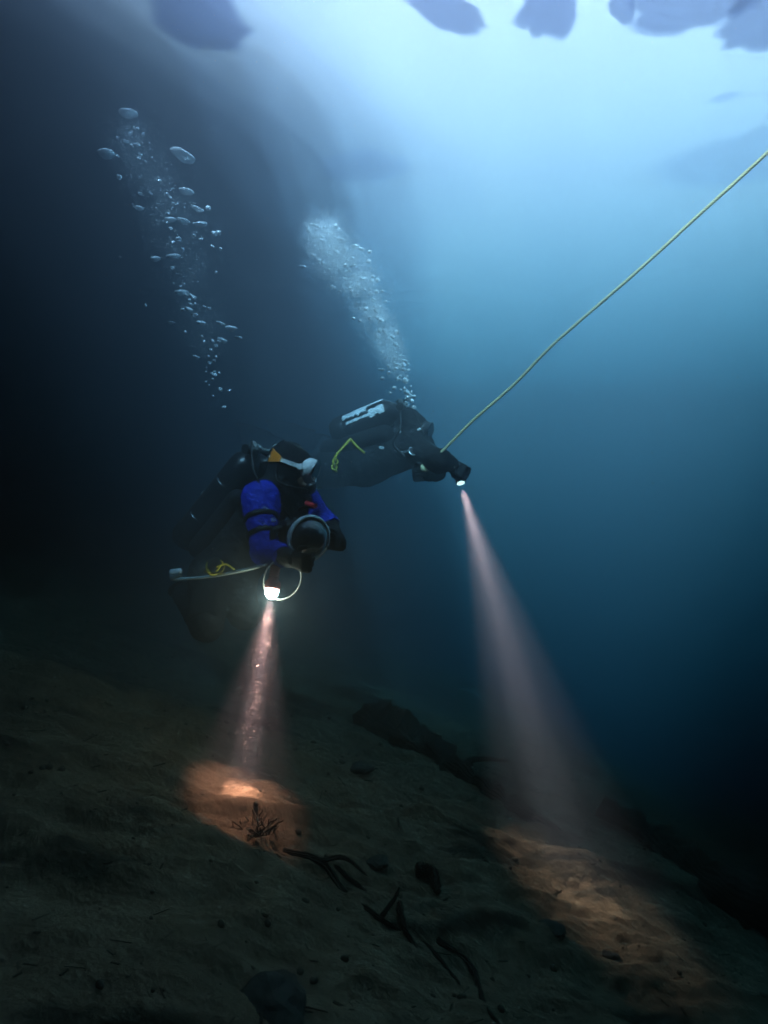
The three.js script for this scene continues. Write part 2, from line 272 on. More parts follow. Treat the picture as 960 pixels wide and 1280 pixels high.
// ---------------------------------------------------------------- materials of the divers and their gear
const clothBump = grainMap(256, (x, y) => 0.5 + 0.5 * fbm(x * 40, y * 40, 1.1, 3), 0, 1); clothBump.repeat.set(3, 3);
const suitM = std(0.012, 0.013, 0.015, { roughness: 0.75, bumpMap: clothBump, bumpScale: 0.004, specularIntensity: 0.5 });
const blueM = std(0.014, 0.034, 0.46, { roughness: 0.6, bumpMap: clothBump, bumpScale: 0.004, specularIntensity: 0.5 });
const rubberM = std(0.01, 0.01, 0.011, { roughness: 0.5 });
const blackM = std(0.014, 0.015, 0.017, { roughness: 0.35 });
const whiteM = std(0.82, 0.84, 0.83, { roughness: 0.45 });
const orangeM = std(0.85, 0.25, 0.02, { roughness: 0.5 });
const yellowM = std(0.75, 0.6, 0.05, { roughness: 0.6 });
const steelM = std(0.7, 0.71, 0.72, { roughness: 0.25, metalness: 0.9 });
const redM = std(0.8, 0.05, 0.06, { roughness: 0.5 });
const greyM = std(0.16, 0.18, 0.18, { roughness: 0.5 });
const skinM = std(0.45, 0.28, 0.21, { roughness: 0.6 });
const glassM = std(0.95, 0.97, 0.97, { transmission: 1, thickness: 0, roughness: 0.02, ior: 1.2 });

const UP = V(0, 1, 0);
function frameOf(f, upish = UP) { f = f.clone().normalize(); const r = f.clone().cross(upish).normalize(), u = r.clone().cross(f).normalize(); return { f, r, u, at: (c, a, b, d) => c.clone().addScaledVector(f, a).addScaledVector(r, b).addScaledVector(u, d) }; }
function handBones(w, f, s, n, curl) {           // wrist, along the palm, towards the thumb, out of the palm
  const q = (a, b, c) => w.clone().addScaledVector(f, a).addScaledVector(s, b).addScaledVector(n, c), B = [];
  for (const o of [-0.03, -0.01, 0.01, 0.028]) B.push([q(0.0, o * 0.6, 0), q(0.085, o, 0), 0.02, 0.016, 0.02]);
  [[-0.034, 0.78], [-0.012, 0.95], [0.012, 1.0], [0.034, 0.9]].forEach(([o, l]) => {
    let p = q(0.088, o, 0), a = 0;
    [[0.045, 0.5, 0.0115], [0.03, 0.75, 0.0105], [0.024, 0.6, 0.0095]].forEach(([len, turn, r]) => { a += turn * curl; const e = p.clone().addScaledVector(f, Math.cos(a) * len * l).addScaledVector(n, Math.sin(a) * len * l); B.push([p, e, r, r * 0.93, 0.006]); p = e; });
  });
  const t1 = q(0.045, 0.058, 0.018), t2 = q(0.078, 0.062, 0.04);
  B.push([q(0.02, 0.03, 0.003), t1, 0.017, 0.0125, 0.01], [t1, t2, 0.0125, 0.0105, 0.006]); return B;
}
function bodyGeom(bones, hands, wrinkle) {
  const fb = field(bones), sdf = (x, y, z) => { const d = fb(x, y, z); return Math.abs(d) < 0.05 ? d + wrinkle * fbm(x * 11 + y * 5, y * 17, z * 11, 2) + wrinkle * 0.5 * Math.abs(nz(x * 22, y * 26 + x * 9, z * 22)) : d; };
  const list = [nets(sdf, ...boundsOf(bones, 0.05), 0.0125)];
  for (const h of hands) list.push(nets(field(h), ...boundsOf(h, 0.015), 0.0045));
  return [merge(list), sdf];
}
function panel(sdf, keep, lo, hi, out, h = 0.008) { return nets((x, y, z) => Math.max(Math.abs(sdf(x, y, z) - out * 0.5) - out, keep(x, y, z)), lo, hi, h); }
function band(c, F, rf, rs, up, w, a0, a1, thick, n = 40) {                // a strap round a head: a ribbon with thickness
  const pos = [], ind = [];
  for (let i = 0; i <= n; i++) { const t = mix(a0, a1, i / n), wi = typeof w === 'function' ? w(i / n) : w; for (const [o, k] of [[0, -1], [thick, -1], [thick, 1], [0, 1]]) { const p = F.at(c, Math.cos(t) * (rf + o), Math.sin(t) * (rs + o), up + k * wi / 2); pos.push(p.x, p.y, p.z); } }
  for (let i = 0; i < n; i++) for (let k = 0; k < 4; k++) { const a = i * 4 + k, b = i * 4 + (k + 1) % 4; ind.push(a, b, a + 4, b, b + 4, a + 4); }
  ind.push(0, 2, 1, 0, 3, 2); const e = n * 4; ind.push(e, e + 1, e + 2, e, e + 2, e + 3);
  const g = new THREE.BufferGeometry(); g.setAttribute('position', new THREE.Float32BufferAttribute(pos, 3)); g.setIndex(ind); const q = g.toNonIndexed(); q.computeVertexNormals(); q.setAttribute('uv', new THREE.Float32BufferAttribute(new Float32Array(pos.length * 4), 2)); return q;
}
function dress(g) { if (!g.attributes.uv) g.setAttribute('uv', new THREE.Float32BufferAttribute(new Float32Array(g.attributes.position.count * 2), 2)); return g; }
function headGear(who, c, F, skirtM, padM, strapM) {
  const e = (o, s) => (x, y, z) => { const d = V(x, y, z).sub(o), a = d.dot(F.f) / s[0], b = d.dot(F.r) / s[1], u = d.dot(F.u) / s[2]; return (Math.hypot(a, b, u) - 1) * Math.min(...s); };
  const faceC = F.at(c, 0.062, 0, -0.035), fe = e(faceC, [0.054, 0.064, 0.086]), noseF = field([[F.at(c, 0.118, 0, 0.005), F.at(c, 0.138, 0, -0.03), 0.012, 0.017, 0.02], [F.at(c, 0.12, -0.022, -0.07), F.at(c, 0.12, 0.022, -0.07), 0.01, 0.01, 0.01]]);
  const face = part(who, 'face', nets((x, y, z) => smin(fe(x, y, z), noseF(x, y, z), 0.02), faceC.clone().subScalar(0.13), faceC.clone().addScalar(0.13), 0.006), skinM);
  const mc = F.at(c, 0.112, 0, 0.012), outer = e(mc, [0.052, 0.088, 0.062]), nose = e(F.at(c, 0.125, 0, -0.035), [0.04, 0.034, 0.04]), hollow = e(F.at(mc, 0.05, 0, 0), [0.045, 0.07, 0.045]);
  const mask = part(who, 'dive_mask', nets((x, y, z) => Math.max(smin(outer(x, y, z), nose(x, y, z), 0.02), -hollow(x, y, z)), mc.clone().subScalar(0.13), mc.clone().addScalar(0.13), 0.0055), skirtM);
  part(mask, 'lens', aim(new THREE.CylinderGeometry(0.07, 0.07, 0.004, 32).scale(1, 1, 0.64), F.at(mc, 0.033, 0, 0), F.f), std(0.05, 0.07, 0.09, { roughness: 0.05 }));
  part(mask, 'strap', band(c, F, 0.119, 0.108, 0.014, 0.021, 0.75, 5.53, 0.005), strapM);
  part(mask, 'strap_pad', band(c, F, 0.123, 0.1125, 0.017, (t) => mix(0.03, 0.075, t), 1.72, 2.35, 0.006), padM);
  part(mask, 'buckle', aim(new RoundedBoxGeometry(0.03, 0.012, 0.03, 2, 0.004), F.at(c, 0.086, 0.09, 0.013), F.r), skirtM);
  const reg = part(who, 'regulator', aim(new THREE.LatheGeometry([[0, -0.03], [0.02, -0.03], [0.036, -0.015], [0.038, 0.008], [0.028, 0.02], [0, 0.022]].map((p) => new THREE.Vector2(...p)), 24), F.at(c, 0.15, 0, -0.075), F.f), blackM);
  part(reg, 'exhaust_tee', rod(F.at(c, 0.135, -0.05, -0.1), F.at(c, 0.135, 0.05, -0.1), 0.014), blackM);
}
function twinset(label, a, b, side, r, tankM, bootM) {                  // bottom, valve end, the way from one cylinder to the other
  const t = thing('scuba_tanks', label, 'scuba tanks', a.clone().lerp(b, 0.5), 'scuba tanks'), d = b.clone().sub(a).normalize(), L = a.distanceTo(b), off = side.clone().normalize().multiplyScalar(r * 1.08), out = [];
  for (const s of [-1, 1]) {
    const o = a.clone().addScaledVector(off, s), prof = [[0, 0], [r * 0.7, 0], [r * 0.97, r * 0.3], [r, r * 0.6], [r, L - r * 1.2], [r * 0.92, L - r * 0.75], [r * 0.65, L - r * 0.35], [0.03, L - r * 0.08], [0.022, L], [0, L]];
    const cyl = part(t, 'cylinder', aim(new THREE.LatheGeometry(prof.map((p) => new THREE.Vector2(...p)), 36), o, d), tankM);
    part(cyl, 'boot', aim(new THREE.LatheGeometry([[0, -0.012], [r * 0.8, -0.012], [r * 1.04, r * 0.3], [r * 1.05, r * 0.9], [r * 1.01, r * 0.95]].map((p) => new THREE.Vector2(...p)), 36), o, d), bootM);
    const top = o.clone().addScaledVector(d, L + 0.025);
    part(cyl, 'valve', merge([rod(o.clone().addScaledVector(d, L - 0.01), top.clone().addScaledVector(d, 0.03), 0.018), rod(top, top.clone().addScaledVector(off, s * 0.6), 0.013)]), greyM);
    part(cyl, 'valve_knob', rod(top.clone().addScaledVector(off, s * 0.6), top.clone().addScaledVector(off, s * 1.0), 0.024, 0.026, 10), rubberM);
    const fs = d.clone().cross(off).normalize().multiplyScalar(0.05);
    part(cyl, 'first_stage', rod(top, top.clone().add(fs), 0.02, 0.024), greyM); out.push(top.clone().add(fs));
  }
  part(t, 'manifold', rod(a.clone().addScaledVector(d, L + 0.03).addScaledVector(off, -1), a.clone().addScaledVector(d, L + 0.03).addScaledVector(off, 1), 0.011), greyM);
  for (const k of [0.3, 0.68]) { const c = a.clone().addScaledVector(d, L * k), g = new THREE.TorusGeometry(1, 0.035, 8, 48).rotateX(Math.PI / 2).scale(r * 2.1, r * 0.7, r * 1.04); const m = new THREE.Matrix4().makeBasis(off.clone().normalize(), d, off.clone().normalize().cross(d)); part(t, 'band', g.applyMatrix4(m).translate(c.x, c.y, c.z), steelM); }
  return [t, out];
}
function finGeom(heel, tip, across, w) {                                  // a foot pocket and a ribbed blade
  const d = tip.clone().sub(heel), L = d.length(), F = { f: d.clone().normalize() }; F.s = across.clone().addScaledVector(F.f, -across.dot(F.f)).normalize(); F.n = F.f.clone().cross(F.s);
  const s = new THREE.Shape(); s.moveTo(-0.05, 0.12); s.lineTo(-w * 0.5, L * 0.45); s.quadraticCurveTo(-w * 0.56, L * 0.8, -w * 0.48, L); s.quadraticCurveTo(0, L * 0.95, w * 0.48, L); s.quadraticCurveTo(w * 0.56, L * 0.8, w * 0.5, L * 0.45); s.lineTo(0.05, 0.12); s.closePath();
  const blade = new THREE.ExtrudeGeometry(s, { depth: 0.008, bevelEnabled: true, bevelSize: 0.003, bevelThickness: 0.003, bevelSegments: 1 }).translate(0, 0, -0.004), rib = (x) => rod(V(x * 0.7, 0.1, 0), V(x, L * 0.93, 0), 0.014, 0.006, 8);
  const pocketG = new THREE.SphereGeometry(1, 20, 14).scale(0.062, 0.15, 0.05).translate(0, 0.06, 0);
  return merge([blade, rib(-w * 0.46), rib(w * 0.46), pocketG]).applyMatrix4(new THREE.Matrix4().makeBasis(F.s, F.f, F.n)).translate(heel.x, heel.y, heel.z);
}
const ring = (c, r, w, dir) => aim(new THREE.TorusGeometry(r, w, 8, 28).rotateX(Math.PI / 2), c, dir);

// ---------------------------------------------------------------- left diver: upright in the water, holding a camera
let lampAt, lampDir, torchAt, torchDir;
{
  const J = { head: P(363, 581, 3.8), shR: P(323, 622, 3.7), shL: P(378, 624, 4.0), elR: P(332, 688, 3.56), wrR: P(366, 699, 3.4), elL: P(409, 660, 3.92), wrL: P(424, 679, 3.7), chest: P(338, 645, 3.88), belly: P(302, 690, 3.97), pelvis: P(278, 716, 4.02), hipR: P(266, 722, 3.9), hipL: P(292, 724, 4.14), knR: P(258, 782, 3.62), knL: P(306, 768, 3.85), anR: P(226, 742, 4.0), anL: P(270, 740, 4.25) };
  const F = frameOf(V(0.92, -0.34, 0.2)), c = J.head, sh = J.shL.clone().sub(J.shR).normalize();
  const bones = [
    [F.at(c, -0.02, 0, 0.018), F.at(c, 0.025, 0, 0.01), 0.105, 0.095, 0.03], [F.at(c, 0.03, 0, -0.06), F.at(c, 0.045, 0, -0.075), 0.068, 0.06, 0.05], [F.at(c, -0.03, 0, -0.05), J.shR.clone().lerp(J.shL, 0.5).add(V(-0.01, 0.02, 0)), 0.072, 0.085, 0.06],
    [J.shR.clone().addScaledVector(sh, 0.06), J.shL.clone().addScaledVector(sh, -0.06), 0.1, 0.1, 0.08], [J.chest.clone().addScaledVector(sh, -0.08), J.belly.clone().addScaledVector(sh, -0.06), 0.125, 0.12, 0.1], [J.chest.clone().addScaledVector(sh, 0.08), J.belly.clone().addScaledVector(sh, 0.06), 0.125, 0.12, 0.1],
    [J.belly, J.pelvis, 0.15, 0.14, 0.1], [J.hipR, J.hipL, 0.125, 0.125, 0.08], [J.hipR, J.knR, 0.115, 0.082, 0.07], [J.hipL, J.knL, 0.115, 0.082, 0.07], [J.knR, J.anR, 0.08, 0.055, 0.03], [J.knL, J.anL, 0.08, 0.055, 0.03],
    [J.shR, J.elR, 0.078, 0.062, 0.06], [J.elR, J.wrR, 0.062, 0.042, 0.03], [J.shL, J.elL, 0.078, 0.062, 0.06], [J.elL, J.wrL, 0.06, 0.042, 0.03]];
  const hR = frameOf(J.wrR.clone().sub(J.elR)), hL = frameOf(V(-0.3, 0.15, 0.9));
  const hands = [handBones(J.wrR, hR.f, hR.u, V(0.1, 0.2, -1).normalize(), 1), handBones(J.wrL, hL.f, UP.clone(), V(-0.9, 0, -0.3).normalize(), 1)];
  const who = thing('person', 'diver in black and blue drysuit, white mask, holding a camera', 'person', J.pelvis.clone(), 'divers');
  const [g, sdf] = bodyGeom(bones, hands, 0.014);
  part(who, 'drysuit_body', g, suitM);
  const sleeve = (a, e, label, k) => part(who, 'sleeve_panel', panel(sdf, (x, y, z) => { const t = ((x - a.x) * (e.x - a.x) + (y - a.y) * (e.y - a.y) + (z - a.z) * (e.z - a.z)) / a.distanceToSquared(e); return Math.max(seg(x, y, z, a, e, k[2], k[3]), (k[0] - t) * 0.3, (t - k[1]) * 0.3); }, a.clone().min(e).subScalar(0.16), a.clone().max(e).addScalar(0.16), 0.006), blueM, label);
  sleeve(J.shR.clone().add(V(0.015, 0, 0.02)), J.elR, 'bright blue sleeve panel', [-0.25, 1.12, 0.1, 0.098]);
  sleeve(J.shL.clone().add(V(0.04, 0, 0)), J.elL, 'bright blue far sleeve panel', [-0.02, 1.0, 0.1, 0.095]);
  part(who, 'sleeve_panel', panel(sdf, (x, y, z) => seg(x, y, z, J.elR, J.elR.clone().lerp(J.wrR, 0.45), 0.085, 0.075), J.elR.clone().subScalar(0.16), J.elR.clone().addScalar(0.25), 0.006), blueM);
  for (const [k, r] of [[0.42, 0.083], [0.72, 0.076]]) part(who, 'sleeve_strap', aim(new THREE.TorusGeometry(r, 0.009, 6, 32).rotateX(Math.PI / 2).scale(1, 1.6, 1), J.shR.clone().lerp(J.elR, k), J.elR.clone().sub(J.shR)), rubberM);
  headGear(who, c, F, whiteM, orangeM, whiteM);
  // harness, hoses and small fittings
  const T = J.chest.clone().sub(J.pelvis).normalize(), back = sh.clone().cross(T).normalize(); if (back.x > 0) back.negate();
  const on = (p, q, k, out) => p.clone().lerp(q, k).addScaledVector(back, -out);
  for (const s of [J.shR.clone().addScaledVector(sh, 0.09), J.shL.clone().addScaledVector(sh, -0.09)]) part(who, 'harness_strap', tube([s.clone().addScaledVector(back, 0.08).addScaledVector(T, 0.05), s.clone().addScaledVector(T, 0.115), s.clone().addScaledVector(back, -0.1).addScaledVector(T, -0.02), s.clone().addScaledVector(back, -0.12).addScaledVector(T, -0.2)], 0.016, 24, 8), rubberM);
  const wing = nets(field([[J.chest.clone().addScaledVector(back, 0.13).addScaledVector(sh, -0.16), J.pelvis.clone().addScaledVector(back, 0.14).addScaledVector(sh, -0.13).addScaledVector(T, 0.06), 0.05, 0.055, 0.05], [J.chest.clone().addScaledVector(back, 0.13).addScaledVector(sh, 0.16), J.pelvis.clone().addScaledVector(back, 0.14).addScaledVector(sh, 0.13).addScaledVector(T, 0.06), 0.05, 0.055, 0.05], [J.chest.clone().addScaledVector(back, 0.12), J.pelvis.clone().addScaledVector(back, 0.13), 0.06, 0.06, 0.12]]), ...boundsOf([[J.chest.clone().addScaledVector(back, 0.13), J.pelvis.clone().addScaledVector(back, 0.13), 0.26, 0.26]], 0), 0.014);
  part(who, 'buoyancy_wing', wing, suitM);
  const [, st] = twinset('black twin scuba tanks on the back of the left diver', J.pelvis.clone().addScaledVector(back, 0.27).addScaledVector(T, -0.02), J.chest.clone().addScaledVector(back, 0.27).addScaledVector(T, 0.2), sh, 0.085, blackM, rubberM);
  part(who, 'hose', capped([st[1], st[1].clone().add(V(0.06, 0.03, 0.05)), F.at(c, 0.02, 0.16, -0.09), F.at(c, 0.15, 0.06, -0.09)], 0.007), rubberM);
  part(who, 'hose', capped([st[0], st[0].clone().add(V(0.02, 0.0, 0.12)), J.shR.clone().add(V(0.0, 0.1, 0.06)), J.chest.clone().add(V(0.12, 0.0, 0.12))], 0.007), rubberM);
  part(who, 'inflator_hose', capped([st[0], J.shL.clone().add(V(-0.05, 0.12, 0)), J.shL.clone().add(V(-0.02, -0.05, 0.12)), P(385, 632, 3.72)], 0.011), rubberM);
  part(who, 'knob', rod(P(383, 629, 3.70), P(394, 633, 3.66), 0.013, 0.014), redM, 'red inflator button');
  for (const [x, y, d] of [[339, 615, 3.66], [331, 636, 3.58], [342, 650, 3.55], [344, 666, 3.53]]) part(who, 'clip', ring(P(x, y, d), 0.009, 0.0028, V(0.3, 0.5, 0.8)), steelM);
  for (const [x, y, d] of [[254, 617, 3.9]]) part(who, 'clip', ring(P(x, y, d), 0.011, 0.003, V(0.9, 0.2, 0.4)), steelM);
  for (const [h, k] of [[J.anR, J.knR], [J.anL, J.knL]]) { const d = h.clone().sub(k).normalize(); part(who, 'fin', finGeom(h.clone().addScaledVector(d, 0.05), h.clone().add(V(0.02, -0.02, -0.62)), V(1, 0.15, 0.1), 0.2), rubberM); }
  { const b = J.knR.clone().lerp(J.hipR, 0.5); part(who, 'thigh_pocket', aim(new RoundedBoxGeometry(0.15, 0.2, 0.05, 3, 0.02), b.clone().add(V(0.0, 0.0, 0.11)), J.hipR.clone().sub(J.knR)), suitM); }

  // camera in an underwater housing
  const cc = P(383, 672, 3.56), K = frameOf(V(0.55, -0.12, 0.83)), cam = thing('underwater_camera', 'black underwater camera housing with a pale dome ring', 'camera', cc);
  const box = new RoundedBoxGeometry(0.2, 0.15, 0.12, 4, 0.025).applyMatrix4(new THREE.Matrix4().makeBasis(K.r, K.u, K.f.clone().negate()).setPosition(K.at(cc, -0.08, 0, 0)));
  const hous = part(cam, 'housing', box, blackM);
  for (const [a, b] of [[-0.05, 0.06], [0.02, 0.07], [0.06, -0.03]]) part(hous, 'button', rod(K.at(cc, -0.1, a, 0.07), K.at(cc, -0.1, a, 0.09), 0.01), steelM);
  const port = part(cam, 'port', aim(new THREE.CylinderGeometry(0.1, 0.075, 0.06, 40, 1, true), K.at(cc, 0, 0, 0), K.f), blackM);
  part(port, 'dome_ring', aim(new THREE.LatheGeometry([[0.099, -0.012], [0.115, -0.012], [0.118, 0], [0.112, 0.012], [0.101, 0.012], [0.099, -0.012]].map((p) => new THREE.Vector2(...p)), 56), K.at(cc, 0.03, 0, 0), K.f), std(0.7, 0.74, 0.72, { roughness: 0.4 }));
  part(port, 'dome', aim(new THREE.SphereGeometry(0.1, 36, 14, 0, 6.2832, 0, 1.35), K.at(cc, 0.012, 0, 0), K.f), std(0.04, 0.05, 0.06, { roughness: 0.06, clearcoat: 1 }));
  for (const s of [-1, 1]) part(cam, 'handle', capped([K.at(cc, -0.08, s * 0.1, 0.04), K.at(cc, -0.05, s * 0.155, 0.03), K.at(cc, -0.05, s * 0.155, -0.06), K.at(cc, -0.08, s * 0.1, -0.06)], 0.014), rubberM);

  // lamp under the camera, its hoop, and the pale pole
  lampAt = P(340, 737, 3.44); lampDir = bedAt(303, 985).sub(lampAt).normalize();
  const lamp = thing('dive_lamp', 'burning dive lamp with a white hoop under the camera', 'lamp', lampAt.clone());
  const lb = part(lamp, 'lamp_body', aim(new THREE.LatheGeometry([[0, -0.13], [0.02, -0.13], [0.023, -0.12], [0.023, -0.05], [0.038, -0.035], [0.04, -0.006], [0.036, -0.003], [0, -0.003]].map((p) => new THREE.Vector2(...p)), 28), lampAt, lampDir), std(0.7, 0.16, 0.15, { roughness: 0.35, metalness: 0.3 }));
  for (let k = 0; k < 4; k++) part(lb, 'cooling_rib', ring(lampAt.clone().addScaledVector(lampDir, -0.06 - 0.015 * k), 0.0245, 0.003, lampDir), std(0.65, 0.3, 0.28, { roughness: 0.3, metalness: 0.5 }));
  const glow = new THREE.MeshStandardMaterial({ color: 0x222222, emissive: new THREE.Color().setRGB(1, 0.93, 0.8), emissiveIntensity: 0.5 });
  part(lamp, 'lamp_lens', aim(new THREE.SphereGeometry(0.036, 24, 12, 0, 6.2832, 0, 1.57).scale(1, 1.35, 1), lampAt, lampDir), glow);
  const hc = P(353, 724, 3.44), hg = new THREE.TorusGeometry(1, 0.045, 8, 56).scale(0.088, 0.1, 0.088); part(lamp, 'hoop', hg.rotateZ(-0.5).rotateY(0.25).translate(hc.x, hc.y, hc.z), whiteM);
  part(lamp, 'bracket', capped([lampAt.clone().addScaledVector(lampDir, -0.12), P(352, 698, 3.46), K.at(cc, -0.08, 0, -0.06)], 0.009), blackM);

  const pole = thing('pole', 'long pale pole with a white end cap under the left diver', 'pole', P(275, 718, 3.62));
  part(pole, 'shaft', capped([P(216, 724, 3.68), P(250, 722, 3.62), P(290, 716, 3.55), P(333, 706, 3.47)], 0.008), std(0.6, 0.66, 0.62, { roughness: 0.5 }));
  part(pole, 'end_cap', aim(new THREE.CapsuleGeometry(0.017, 0.035, 6, 14), P(220, 715, 3.68), V(1, 0.12, 0.1)), whiteM);
  part(pole, 'clamp', rod(P(214, 722, 3.68), P(226, 718, 3.67), 0.017), greyM);
  const rc = P(268, 708, 3.55), reel = thing('line_reel', 'black reel wound with yellow line above the pole', 'reel', rc);
  part(reel, 'spool', aim(new THREE.LatheGeometry([[0, -0.025], [0.04, -0.025], [0.042, -0.02], [0.025, -0.015], [0.025, 0.015], [0.042, 0.02], [0.04, 0.025], [0, 0.025]].map((p) => new THREE.Vector2(...p)), 28), rc, V(0.5, 0.3, 0.8)), blackM);
  for (let k = 0; k < 6; k++) part(reel, 'line', ring(rc.clone().add(V(rr(-0.012, 0.012), rr(-0.006, 0.01), rr(-0.005, 0.02))), rr(0.03, 0.043), 0.0045, V(0.5 + rr(-0.6, 0.6), 0.3 + rr(-0.5, 0.5), 0.8)), yellowM);
  part(reel, 'line', capped([rc.clone().add(V(0.02, 0.0, 0.03)), rc.clone().add(V(0.06, 0.012, 0.02)), rc.clone().add(V(0.1, -0.012, 0.02))], 0.005, 16, 6), yellowM);
}

// ---------------------------------------------------------------- right diver: swimming level, torch held out, rope on the chest
const ropeAt = P(532, 584, 4.52);
{
  const J = { head: P(513, 534, 4.84), shR: P(520, 562, 4.7), shL: P(526, 560, 5.06), elR: P(550, 577, 4.44), wrR: P(564, 580, 4.58), elL: P(545, 590, 4.98), wrL: P(536, 594, 4.72), chest: P(490, 567, 4.9), belly: P(455, 577, 4.96), pelvis: P(420, 583, 5.02), hipR: P(415, 586, 4.9), hipL: P(415, 583, 5.14), knR: P(378, 600, 5.2), knL: P(392, 588, 5.5), anR: P(372, 566, 5.56), anL: P(408, 552, 5.82) };
  const F = frameOf(V(0.86, -0.34, 0.38)), c = J.head, sh = J.shL.clone().sub(J.shR).normalize();
  const bones = [
    [F.at(c, -0.02, 0, 0.018), F.at(c, 0.025, 0, 0.01), 0.105, 0.095, 0.03], [F.at(c, 0.03, 0, -0.06), F.at(c, 0.045, 0, -0.075), 0.068, 0.06, 0.05], [F.at(c, -0.04, 0, -0.05), J.shR.clone().lerp(J.shL, 0.5), 0.075, 0.09, 0.06],
    [J.shR.clone().addScaledVector(sh, 0.06), J.shL.clone().addScaledVector(sh, -0.06), 0.1, 0.1, 0.08], [J.chest.clone().addScaledVector(sh, -0.07), J.belly.clone().addScaledVector(sh, -0.06), 0.135, 0.135, 0.1], [J.chest.clone().addScaledVector(sh, 0.07), J.belly.clone().addScaledVector(sh, 0.06), 0.135, 0.135, 0.1],
    [J.belly, J.pelvis, 0.155, 0.13, 0.1], [J.hipR, J.hipL, 0.12, 0.12, 0.08], [J.hipR, J.knR, 0.11, 0.082, 0.06], [J.hipL, J.knL, 0.11, 0.082, 0.06], [J.knR, J.anR, 0.08, 0.055, 0.03], [J.knL, J.anL, 0.08, 0.055, 0.03],
    [J.shR, J.elR, 0.088, 0.074, 0.06], [J.elR, J.wrR, 0.074, 0.055, 0.03], [J.shL, J.elL, 0.078, 0.064, 0.06], [J.elL, J.wrL, 0.062, 0.044, 0.03]];
  torchAt = P(576, 604, 4.62); torchDir = bedAt(722, 1110).sub(torchAt).normalize();
  const hands = [handBones(J.wrR, V(0.72, -0.45, 0.1).normalize(), V(-0.4, -0.7, 0.1).normalize(), V(0.25, -0.1, -0.95).normalize(), 1.5), handBones(J.wrL, V(-0.2, 0.25, 0.9).normalize(), UP.clone(), V(-0.95, 0, -0.2).normalize(), 1.1)];
  const who = thing('person', 'diver in black suit swimming level, torch in the outstretched hand', 'person', J.pelvis.clone(), 'divers');
  const [g] = bodyGeom(bones, hands, 0.014);
  part(who, 'drysuit_body', g, suitM);
  headGear(who, c, F, blackM, rubberM, rubberM);
  const T = J.chest.clone().sub(J.pelvis).normalize(), back = sh.clone().cross(T).normalize(); if (back.y < 0) back.negate();
  const wing = nets(field([[J.chest.clone().addScaledVector(back, 0.14).addScaledVector(sh, -0.16), J.pelvis.clone().addScaledVector(back, 0.13).addScaledVector(sh, -0.13), 0.06, 0.055, 0.05], [J.chest.clone().addScaledVector(back, 0.14).addScaledVector(sh, 0.16), J.pelvis.clone().addScaledVector(back, 0.13).addScaledVector(sh, 0.13), 0.06, 0.055, 0.05], [J.chest.clone().addScaledVector(back, 0.12), J.pelvis.clone().addScaledVector(back, 0.13), 0.06, 0.06, 0.12]]), ...boundsOf([[J.chest.clone().addScaledVector(back, 0.13), J.pelvis.clone().addScaledVector(back, 0.13), 0.27, 0.27]], 0), 0.014);
  part(who, 'buoyancy_wing', wing, suitM);
  const ta = P(424, 542, 5.0), tb = P(500, 511, 4.86), [tk, st] = twinset('black and white patterned scuba tanks on the back of the right diver', ta, tb, sh, 0.098, blackM, rubberM);
  { // white patches painted on the near cylinder: raised vinyl with ragged outlines
    const d = tb.clone().sub(ta).normalize(), o = ta.clone().addScaledVector(sh, -0.098 * 1.08), n1 = back.clone().addScaledVector(d, -back.dot(d)).normalize(), n2 = d.clone().cross(n1), r = 0.0985;
    const patch = (u0, u1, a0, a1, sd) => { const pos = [], ind = [], N = 22, M = 8; for (let i = 0; i <= N; i++) for (let j = 0; j <= M; j++) { const t = i / N, k = j / M, wob = 0.22 * fbm(t * 5 + sd, sd, 1, 3) + 0.12, u = mix(u0, u1, t), a = mix(mix(a0, a1, wob), mix(a1, a0, 0.25 * nz(t * 6, sd, 4) + 0.1), k), p = o.clone().addScaledVector(d, u).addScaledVector(n1, r * Math.cos(a)).addScaledVector(n2, r * Math.sin(a)); pos.push(p.x, p.y, p.z); } for (let i = 0; i < N; i++) for (let j = 0; j < M; j++) { const a = i * (M + 1) + j; ind.push(a, a + M + 1, a + 1, a + 1, a + M + 1, a + M + 2); } const q = new THREE.BufferGeometry(); q.setAttribute('position', new THREE.Float32BufferAttribute(pos, 3)); q.setIndex(ind); q.computeVertexNormals(); return q; };
    const wm = std(0.8, 0.83, 0.84, { roughness: 0.6, side: THREE.DoubleSide }), s = n2.z > 0 ? 1 : -1;
    for (const [u0, u1, a0, a1, k] of [[0.1, 0.19, 0.35, 1.0, 1], [0.18, 0.28, 0.1, 1.05, 2.4], [0.25, 0.4, -0.1, 0.62, 3.9], [0.29, 0.4, 0.85, 1.55, 5.2], [0.12, 0.29, 1.15, 1.38, 7.7]]) part(tk, 'white_patch', patch(u0, u1, a0 * s, a1 * s, k), wm);
  }
  part(who, 'hose', capped([st[1], P(520, 520, 4.75), P(530, 545, 4.68), F.at(c, 0.15, 0.05, -0.09)], 0.008), rubberM);
  part(who, 'hose', capped([st[0], P(500, 535, 4.6), P(492, 555, 4.62), P(505, 570, 4.6)], 0.008), rubberM);
  part(who, 'yellow_hose', capped([P(438, 549, 4.74), P(430, 558, 4.72), P(420, 570, 4.72), P(417, 582, 4.73), P(421, 589, 4.74)], 0.009), yellowM);
  part(who, 'yellow_hose', capped([P(438, 549, 4.74), P(446, 558, 4.74), P(456, 567, 4.76)], 0.008), yellowM);
  for (const [x, y, d] of [[419, 577, 4.7], [418, 584, 4.7]]) part(who, 'hose_loop', ring(P(x, y, d), 0.018, 0.005, V(0.4, 0.2, 0.9)), yellowM);
  // gauges and clips on the chest
  part(who, 'gauge', aim(new THREE.CylinderGeometry(0.03, 0.03, 0.02, 24), P(517, 565, 4.58), V(0.2, 0.5, 0.8)), blackM);
